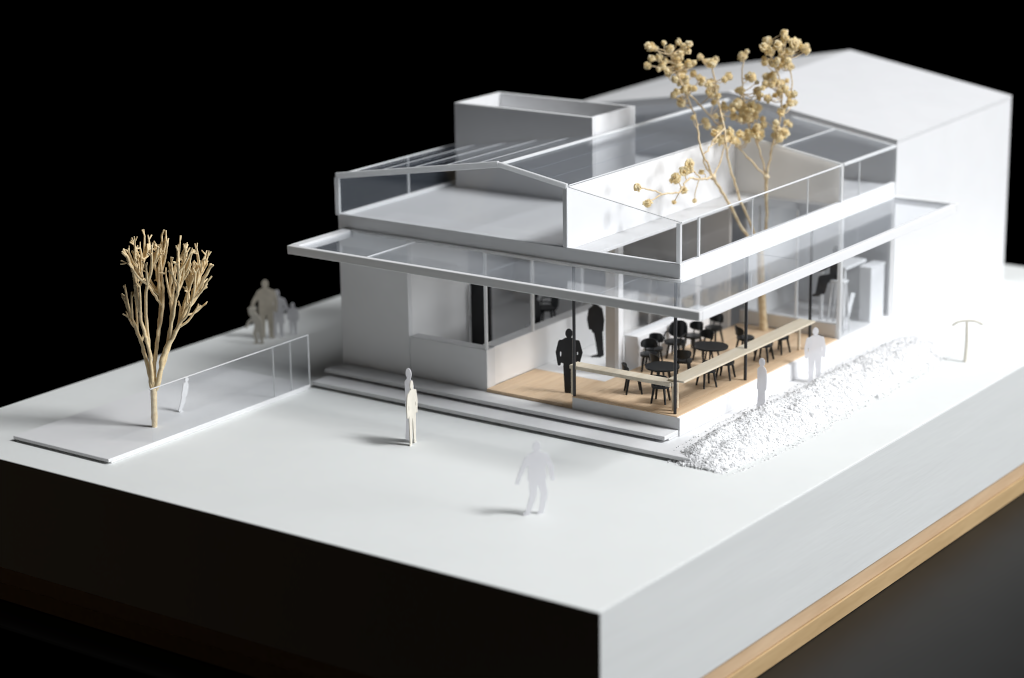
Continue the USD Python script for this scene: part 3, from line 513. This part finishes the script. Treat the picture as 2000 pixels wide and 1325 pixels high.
coatp = person_shape([(-0.09, 0.78), (-0.12, 0.63), (-0.10, 0.48)], None, [(0.0, 0.5), (0.03, 0.27), (0.05, 0.03), (-0.07, 0.01)], [(0.03, 0.5), (0.06, 0.27), (0.085, 0.05), (0.02, 0.02)],
                     torso=[(-0.10, 0.80), (-0.05, 0.845), (0.03, 0.845), (0.085, 0.80), (0.115, 0.62), (0.10, 0.44), (-0.06, 0.42), (-0.09, 0.62)], head=(-0.03, 0.925))
sidep = person_shape([(0.0, 0.77), (0.05, 0.63), (0.02, 0.47)], None, [(0.0, 0.5), (0.02, 0.27), (-0.03, 0.03), (0.04, 0.015)], [(0.0, 0.5), (-0.02, 0.27), (-0.06, 0.03), (0.0, 0.015)], torso=side_t)
bagp = person_shape([(-0.10, 0.78), (-0.20, 0.62), (-0.24, 0.50)], A['downR'], Lg['L'], Lg['R'], extra=[Polygon([(-0.30, 0.52), (-0.18, 0.54), (-0.15, 0.42), (-0.28, 0.39)])])
bent = person_shape([(-0.02, 0.62), (-0.16, 0.50), (-0.22, 0.38)], None, [(0.05, 0.45), (-0.03, 0.24), (0.02, 0.03), (-0.06, 0.015)], [(0.10, 0.45), (0.10, 0.24), (0.14, 0.03), (0.08, 0.015)],
                    torso=[(-0.10, 0.70), (-0.02, 0.74), (0.10, 0.62), (0.16, 0.46), (0.10, 0.36), (0.0, 0.40), (-0.06, 0.56)], head=(-0.10, 0.79))
dress = person_shape(A['downL'], A['hipR'], Lg['L'], Lg['R'], coat=True)
person(walker, 3.95, (-9.95, 9.2, 0.0), 54, 'figure', 'pale lilac white cut-out walker alone on the open ground in front')
person(sidep, 4.3, (-22.85, 15.1, 0.0), -12, 'figure', 'taller white cut-out of the close pair standing before the steps')
person(stand, 3.75, (-22.4, 14.75, 0.0), 104, 'cream', 'shorter cream cut-out of the close pair standing before the steps')
person(suit, 3.95, (-18.75, 25.1, 0.952), 28, 'black', 'black cut-out man in a suit on the lower deck behind the front post')
person(coatp, 3.9, (-21.6, 32.3, 0.952), 30, 'black', 'black cut-out person in a coat inside the entrance on the white floor')
person(sidep, 3.9, (-25.6, 31.4, 0.952), 60, 'black', 'slim black cut-out person indoors behind the glass corner post')
person(stand, 3.45, (-8.62, 36.55, 0.382), 48, 'figure', 'grey white cut-out person with arms apart standing behind the white hedge')
person(sidep, 3.45, (-8.05, 29.05, 0.382), 4, 'figure', 'narrow white cut-out person beside the nearer part of the long ledge and hedge')
person(bagp, 4.0, (-44.2, 27.0, 0.0), 34, 'brownf', 'tallest grey-brown cut-out person of the far left group, an arm held out')
person(dress, 3.25, (-43.75, 27.6, 0.0), 30, 'figure', 'grey cut-out woman at the right of the tall person in the far left group')
person(stand, 2.2, (-43.3, 28.6, 0.0), 30, 'figure', 'grey cut-out child at the right end of the far left group')
person(bent, 2.9, (-43.9, 25.6, 0.0), 25, 'cream', 'bent cut-out person at the left end of the far left group')
kid = cutout(sidep, 2.1); R_ = trimesh.transformations.rotation_matrix(math.radians(14), [0, 1, 0]); kid.apply_transform(R_)
single('person', kid, 'bright', 'small white cut-out child leaning on the low platform beside the twig tree', 'person', (-37.0, 11.3, 0.31), 72, local=True)
sit = person_shape([(-0.05, 0.77), (-0.16, 0.64), (-0.26, 0.60)], None, None, None, torso=[(-0.09, 0.80), (-0.04, 0.845), (0.04, 0.845), (0.09, 0.80), (0.10, 0.62), (0.10, 0.44), (-0.08, 0.44), (-0.08, 0.62)],
                   extra=[limb([(0.03, 0.49), (-0.22, 0.46), (-0.27, 0.22)], 0.07, 0.045), limb([(0.0, 0.47), (-0.16, 0.44), (-0.20, 0.24)], 0.06, 0.045), limb([(-0.27, 0.2), (-0.35, 0.18)], 0.035, 0.02)])
person(sit, 3.9, (-11.2, 43.9, 3.15), 34, 'black', 'black cut-out person sitting high behind the glass at the back of the terrace')

# things in the glazed room behind the terrace
st = Thing('high_stool', 'white high stool with thin slanted legs under the sitting black person', 'stool', (-11.0, 44.1, 1.5))
st.part('seat', box(-11.5, 43.7, 4.7, -10.5, 44.4, 4.86), 'white')
for sx in (-1, 1):
    for sy in (-1, 1):
        st.part('leg', rod((-11.0 + 0.35 * sx, 44.05 + 0.25 * sy, 4.7), (-11.0 + 0.6 * sx, 44.05 + 0.4 * sy, 1.5), 0.06), 'white', smooth=40)
tb = Thing('side_table', 'white high table with flat top beside the cabinet in the glazed room', 'table', (-12.4, 46.6, 1.5))
tb.part('tabletop', box(-13.2, 45.3, 5.15, -11.2, 48.2, 5.35), 'white')
for x in (-13.0, -11.4):
    for y in (45.5, 48.0):
        tb.part('leg', box(x - 0.1, y - 0.1, 1.492, x + 0.1, y + 0.1, 5.148), 'white')
single('cabinet', [box(-11.05, 47.0, 1.492, -10.25, 48.9, 5.0), box(-11.1, 46.95, 5.002, -10.2, 48.95, 5.12)], 'bright', 'white cabinet against the big building in the glazed room', 'cabinet', (-10.6, 48, 1.5))
single('leaning_board', beam((-10.75, 44.3, 1.5), (-10.45, 44.9, 3.9), 0.5, 0.12, (1, 0, 0.2)), 'bright', 'slim white board leaning behind the glass of the back room', 'board', (-10.7, 44.4, 1.5))
single('door_panel', [box(-29.15, 29.4, 0.953, -28.1, 29.55, 5.35), box(-28.05, 29.42, 0.953, -27.6, 29.56, 5.3)], 'black', 'tall black door panels indoors behind the front window', 'door', (-28.5, 29.5, 0.95))
single('shelf_unit', [box(-22.6, 40.2, 0.953, -19.4, 40.95, 1.2), box(-22.6, 40.2, 3.0, -19.4, 40.95, 3.2), box(-22.6, 40.2, 5.0, -19.4, 40.95, 5.2), box(-22.8, 40.2, 0.953, -22.61, 40.95, 5.4), box(-19.39, 40.2, 0.953, -19.2, 40.95, 5.4)],
       'beige', 'beige shelf unit against the back wall seen through the entrance', 'shelf', (-21, 40.5, 0.95))

# ------------------------------------------------------------------ hedge of clear crumbs
hg = Thing('hedge', 'long white hedge of clear crumbs along the right side of the house', 'hedge', (-6.9, 34, 0))
def hedge_top(y, u):
    fade = np.clip(np.minimum((y - 19.7) / 2.8, (49.4 - y) / 3.2), 0, 1)
    lump = 0.70 + 0.6 * meshkit.fbm(np.stack([y * 0.9, u * 2, np.full_like(y, 3.0)], -1), 3)
    return np.maximum(1.1 * fade ** 0.7 * (1 - np.minimum(np.abs(u), 1) ** 2.0) ** 1.3 * lump, 0.0), fade
def hedge_base(x, y): s = np.clip((-6.7 - x) / 0.9, 0, 1); return 0.39 * s * s * (3 - 2 * s) * np.clip((y - 20.0) / 0.7, 0, 1)
def hedge_x(y, u, fade): return -6.75 + (1.85 + 0.35 * (meshkit.noise(np.stack([y * 0.8, y * 0, y * 0 + 9], -1)) - 0.5)) * u * (0.75 + 0.25 * fade)
Y, Uu = np.meshgrid(np.linspace(19.9, 49.2, 120), np.linspace(-1, 1, 22), indexing='ij')
T, fd = hedge_top(Y, Uu); Xh = hedge_x(Y, Uu, fd); Zh = 0.006 + hedge_base(Xh, Y) + 0.9 * T
Vm = np.stack([Xh, Y, Zh], -1).reshape(-1, 3); ii = (np.arange(119)[:, None] * 22 + np.arange(21)[None]).ravel()
Fm = np.vstack([np.stack([ii, ii + 22, ii + 1], 1), np.stack([ii + 1, ii + 22, ii + 23], 1)])
nb_ = len(Vm); Vb = Vm.copy(); Vb[:, 2] = 0.003
rim = np.concatenate([np.arange(22), np.arange(22, 120 * 22, 22) + 21, np.arange(120 * 22 - 2, 119 * 22 - 1, -1), np.arange(118 * 22, 0, -22)])
Fr = np.vstack([[[p, q + nb_, q], [p, p + nb_, q + nb_]] for p, q in zip(rim, np.roll(rim, -1))])
hg.part('mound', trimesh.Trimesh(np.vstack([Vm, Vb]), np.vstack([Fm[:, ::-1], Fm + nb_, Fr]), process=False), 'mound', smooth=True)
ico = trimesh.creation.icosphere(subdivisions=0); N = 15000
y = rng.uniform(19.8, 49.3, N); u = np.where(rng.random(N) < 0.7, rng.uniform(-1, 1, N), np.clip(rng.normal(0, 0.75, N), -1.3, 1.3))
top, fade = hedge_top(y, u); x = hedge_x(y, u, fade)
r = rng.uniform(0.035, 0.085, N) * np.where(rng.random(N) < 0.05, 1.9, 1.0)
z = 0.004 + hedge_base(x, y) + 0.9 * top + r * rng.uniform(-0.85, 0.1, N)
V = ico.vertices[None] * (1 + rng.uniform(-0.3, 0.3, (N, 12, 1))) * r[:, None, None] * rng.uniform(0.6, 1.4, (N, 1, 3)) + np.stack([x, y, z], 1)[:, None]
F = ico.faces[None] + 12 * np.arange(N)[:, None, None]
V, F = [V.reshape(-1, 3)], [F.reshape(-1, 3)]
hg.part('crumbs', trimesh.Trimesh(np.vstack(V), np.vstack(F), process=False), 'foam', kind='stuff')

# ------------------------------------------------------------------ little T shaped tree at the right
tt = Thing('wooden_mushroom', 'tiny pale wooden T-shaped post with curved cap beyond the hedge', 'post', (-3.4, 46.8, 0))
tt.part('stem', tube(spline([(-3.44, 46.75, 0.0), (-3.40, 46.78, 1.3), (-3.45, 46.8, 2.55)], 5), 0.12, 0.09), 'cream', smooth=40)
tt.part('cap', tube(spline([(-4.2, 46.3, 2.35), (-3.9, 46.5, 2.58), (-3.45, 46.8, 2.66), (-3.0, 47.1, 2.62), (-2.65, 47.35, 2.42)], 5), 0.075, 0.075), 'cream', smooth=40)

# ------------------------------------------------------------------ bare twig tree
g = np.random.default_rng(3)
tw = Thing('twig_tree', 'dry bare twig tree with many forked branches on the low platform', 'tree', (-36.27, 8.33, 0.31))
tw.part('trunk', tube(spline([(-36.29, 8.32, 0.29)] + TW['T'], 6), 0.16, 0.20, 8, 0.05, g), 'twig', smooth=True)
RAD = dict(a=(.2, .1), b=(.17, .11), c=(.2, .11), d=(.24, .11), e=(.2, .1), f=(.15, .09), g=(.14, .11), h=(.15, .11), i=(.14, .1), j=(.14, .1), k=(.12, .1), l=(.12, .09), m=(.13, .1), n=(.12, .09))
for key, (r0, r1) in RAD.items():
    r0, r1 = r0 * 0.64, r1 * 0.86
    P = np.array(TW[key]); P[:, 2] = np.where(P[:, 2] > 8, 8 + (P[:, 2] - 8) * 0.80, P[:, 2]); P[:, :2] = np.array([-36.3, 8.4]) + (P[:, :2] - np.array([-36.3, 8.4])) * 0.93; c = spline(P, 7); c[1:-1] += g.normal(0, 0.022, (len(c) - 2, 3))
    ms = [tube(c, r0, r1, 7, 0.07, g)]
    d = c[-1] - c[-4]; d /= np.linalg.norm(d)
    for s in range(int(g.integers(2, 4))):                      # forked stubs at the tip
        q = d + g.normal(0, 0.33, 3); q /= np.linalg.norm(q); L = g.uniform(0.2, 0.45)
        ms.append(tube(np.array([c[-1] - d * 0.05, c[-1] + q * L * 0.5 + g.normal(0, .03, 3), c[-1] + q * L]), r1 * 0.9, r1 * 0.72, 6))
    for s in range(8):                                          # side twigs higher up
        j = int(g.integers(len(c) // 2, len(c) - 2)); q = c[j + 1] - c[j]; q /= np.linalg.norm(q); q = q + g.normal(0, 0.40, 3); q /= np.linalg.norm(q); L = g.uniform(0.5, 1.4); q = q + (0, 0, 0.35); q /= np.linalg.norm(q)
        e = np.array([c[j], c[j] + q * L * 0.55, c[j] + q * L + (0, 0, 0.25 * L)])
        ms.append(tube(spline(e, 4), r1 * 0.85, r1 * 0.62, 6, 0.05, g))
        for s2 in (-1, 1):
            w = (e[-1] - e[-2]) / np.linalg.norm(e[-1] - e[-2]) + g.normal(0, 0.45, 3); w /= np.linalg.norm(w)
            ms.append(tube(np.array([e[-1], e[-1] + w * 0.15, e[-1] + w * 0.36]), r1 * 0.62, r1 * 0.5, 5))
    tw.part('branch', ms, 'twig', smooth=True)

# ------------------------------------------------------------------ dried flower tree through the courtyard
ft = Thing('flower_tree', 'dried cream flower sprig standing as a tree through the open courtyard', 'tree', (-15.02, 41.62, 1.55))
ft.part('trunk', tube(spline([(-15.02, 41.62, 1.45)] + SK['TR'], 6), 0.30, 0.20, 9, 0.04, g), 'stem', smooth=True)
RS = dict(S1=(.11, .09), S2=(.09, .05), S3=(.11, .10), S1a=(.07, .04), S1b=(.055, .04), S1c=(.06, .04), S1d=(.07, .045), S1e=(.05, .04), S1f=(.05, .04), S3a=(.06, .04), S3b=(.06, .04), S3c=(.07, .04), S3d=(.05, .035))
nodes = []
for key, (r0, r1) in RS.items():
    c = spline(SK[key], 6); c[1:-1] += g.normal(0, 0.03, (len(c) - 2, 3))
    ft.part('stem', tube(c, r0, r1, 7, 0.05, g), 'stem', smooth=True)
    if key not in ('S1', 'S3'): nodes += [p for p in c]
for p in (SK['S1'][-1], SK['S3'][-1]):
    k = trimesh.creation.icosphere(2, 0.2); k.apply_translation(p); ft.part('knot', k, 'stem', smooth=True)
nodes = np.array(nodes)
def bud(c, r):
    """a dried double flower: a heart and a ragged ball of petals"""
    ms = []; axis = g.normal(0, 1, 3) + np.array([0.3, -0.5, 0.9]); axis /= np.linalg.norm(axis)
    a = np.cross(axis, [0.1, 0.9, 0.3]); a /= np.linalg.norm(a); b = np.cross(axis, a)
    for ring, (n, tilt, rad) in enumerate(((5, 0.25, 0.8), (7, 0.75, 0.95), (7, 1.35, 1.0), (5, 2.1, 0.85))):
        for q in range(n):
            an = 2 * math.pi * (q + g.uniform(-.25, .25)) / n + ring; tl = tilt + g.uniform(-.2, .2)
            d = math.cos(tl) * axis + math.sin(tl) * (math.cos(an) * a + math.sin(an) * b)
            s = np.cross(d, axis); s /= np.linalg.norm(s) + 1e-9; u = np.cross(s, d); L = r * rad * g.uniform(.8, 1.12); w = r * g.uniform(.30, .44)
            base, mid, tip = d * L * .15, d * L * .68 + u * L * .10, d * L - u * L * 0.04
            V = np.array([base - s * w * .25, base + s * w * .25, mid + s * w, tip + s * w * .55, tip - s * w * .55, mid - s * w]) + c
            off = u * r * 0.09
            V = np.vstack([V, V + off]); F = [[0, 1, 2], [0, 2, 5], [5, 2, 3], [5, 3, 4]]
            F = F + [[x + 6, z + 6, y + 6] for x, y, z in F] + [[i, (i + 1) % 6, (i + 1) % 6 + 6] for i in range(6)] + [[i, (i + 1) % 6 + 6, i + 6] for i in range(6)]
            ms.append(trimesh.Trimesh(V, np.array(F), process=False))
    core = trimesh.creation.icosphere(1, r * 0.72); core.vertices *= (1 + g.uniform(-.12, .12, (len(core.vertices), 1))); core.apply_translation(c)
    h = trimesh.creation.icosphere(1, r * 0.30); h.apply_translation(c + axis * r * 0.52)
    return ms + [core], h
for (x, y, z, r) in BUDS:
    c = np.array([x, y, z]); r *= 0.95
    D = nodes - c; dist = np.linalg.norm(D, axis=1) + np.where(nodes[:, 2] > z - 0.1, 2.5, 0); j = int(dist.argmin()); n0 = nodes[j]
    mid = (n0 + c) / 2 + g.normal(0, 0.12, 3) + (0, 0, -0.10 * np.linalg.norm(n0 - c))
    p, h = bud(c, r)
    path = ft.part('flower', p, 'petal')
    ft.part('heart', h, 'heart', path, smooth=True)
    ft.part('stalk', tube(spline([n0, mid, c], 4), 0.034, 0.028, 5), 'stem', path, smooth=True)
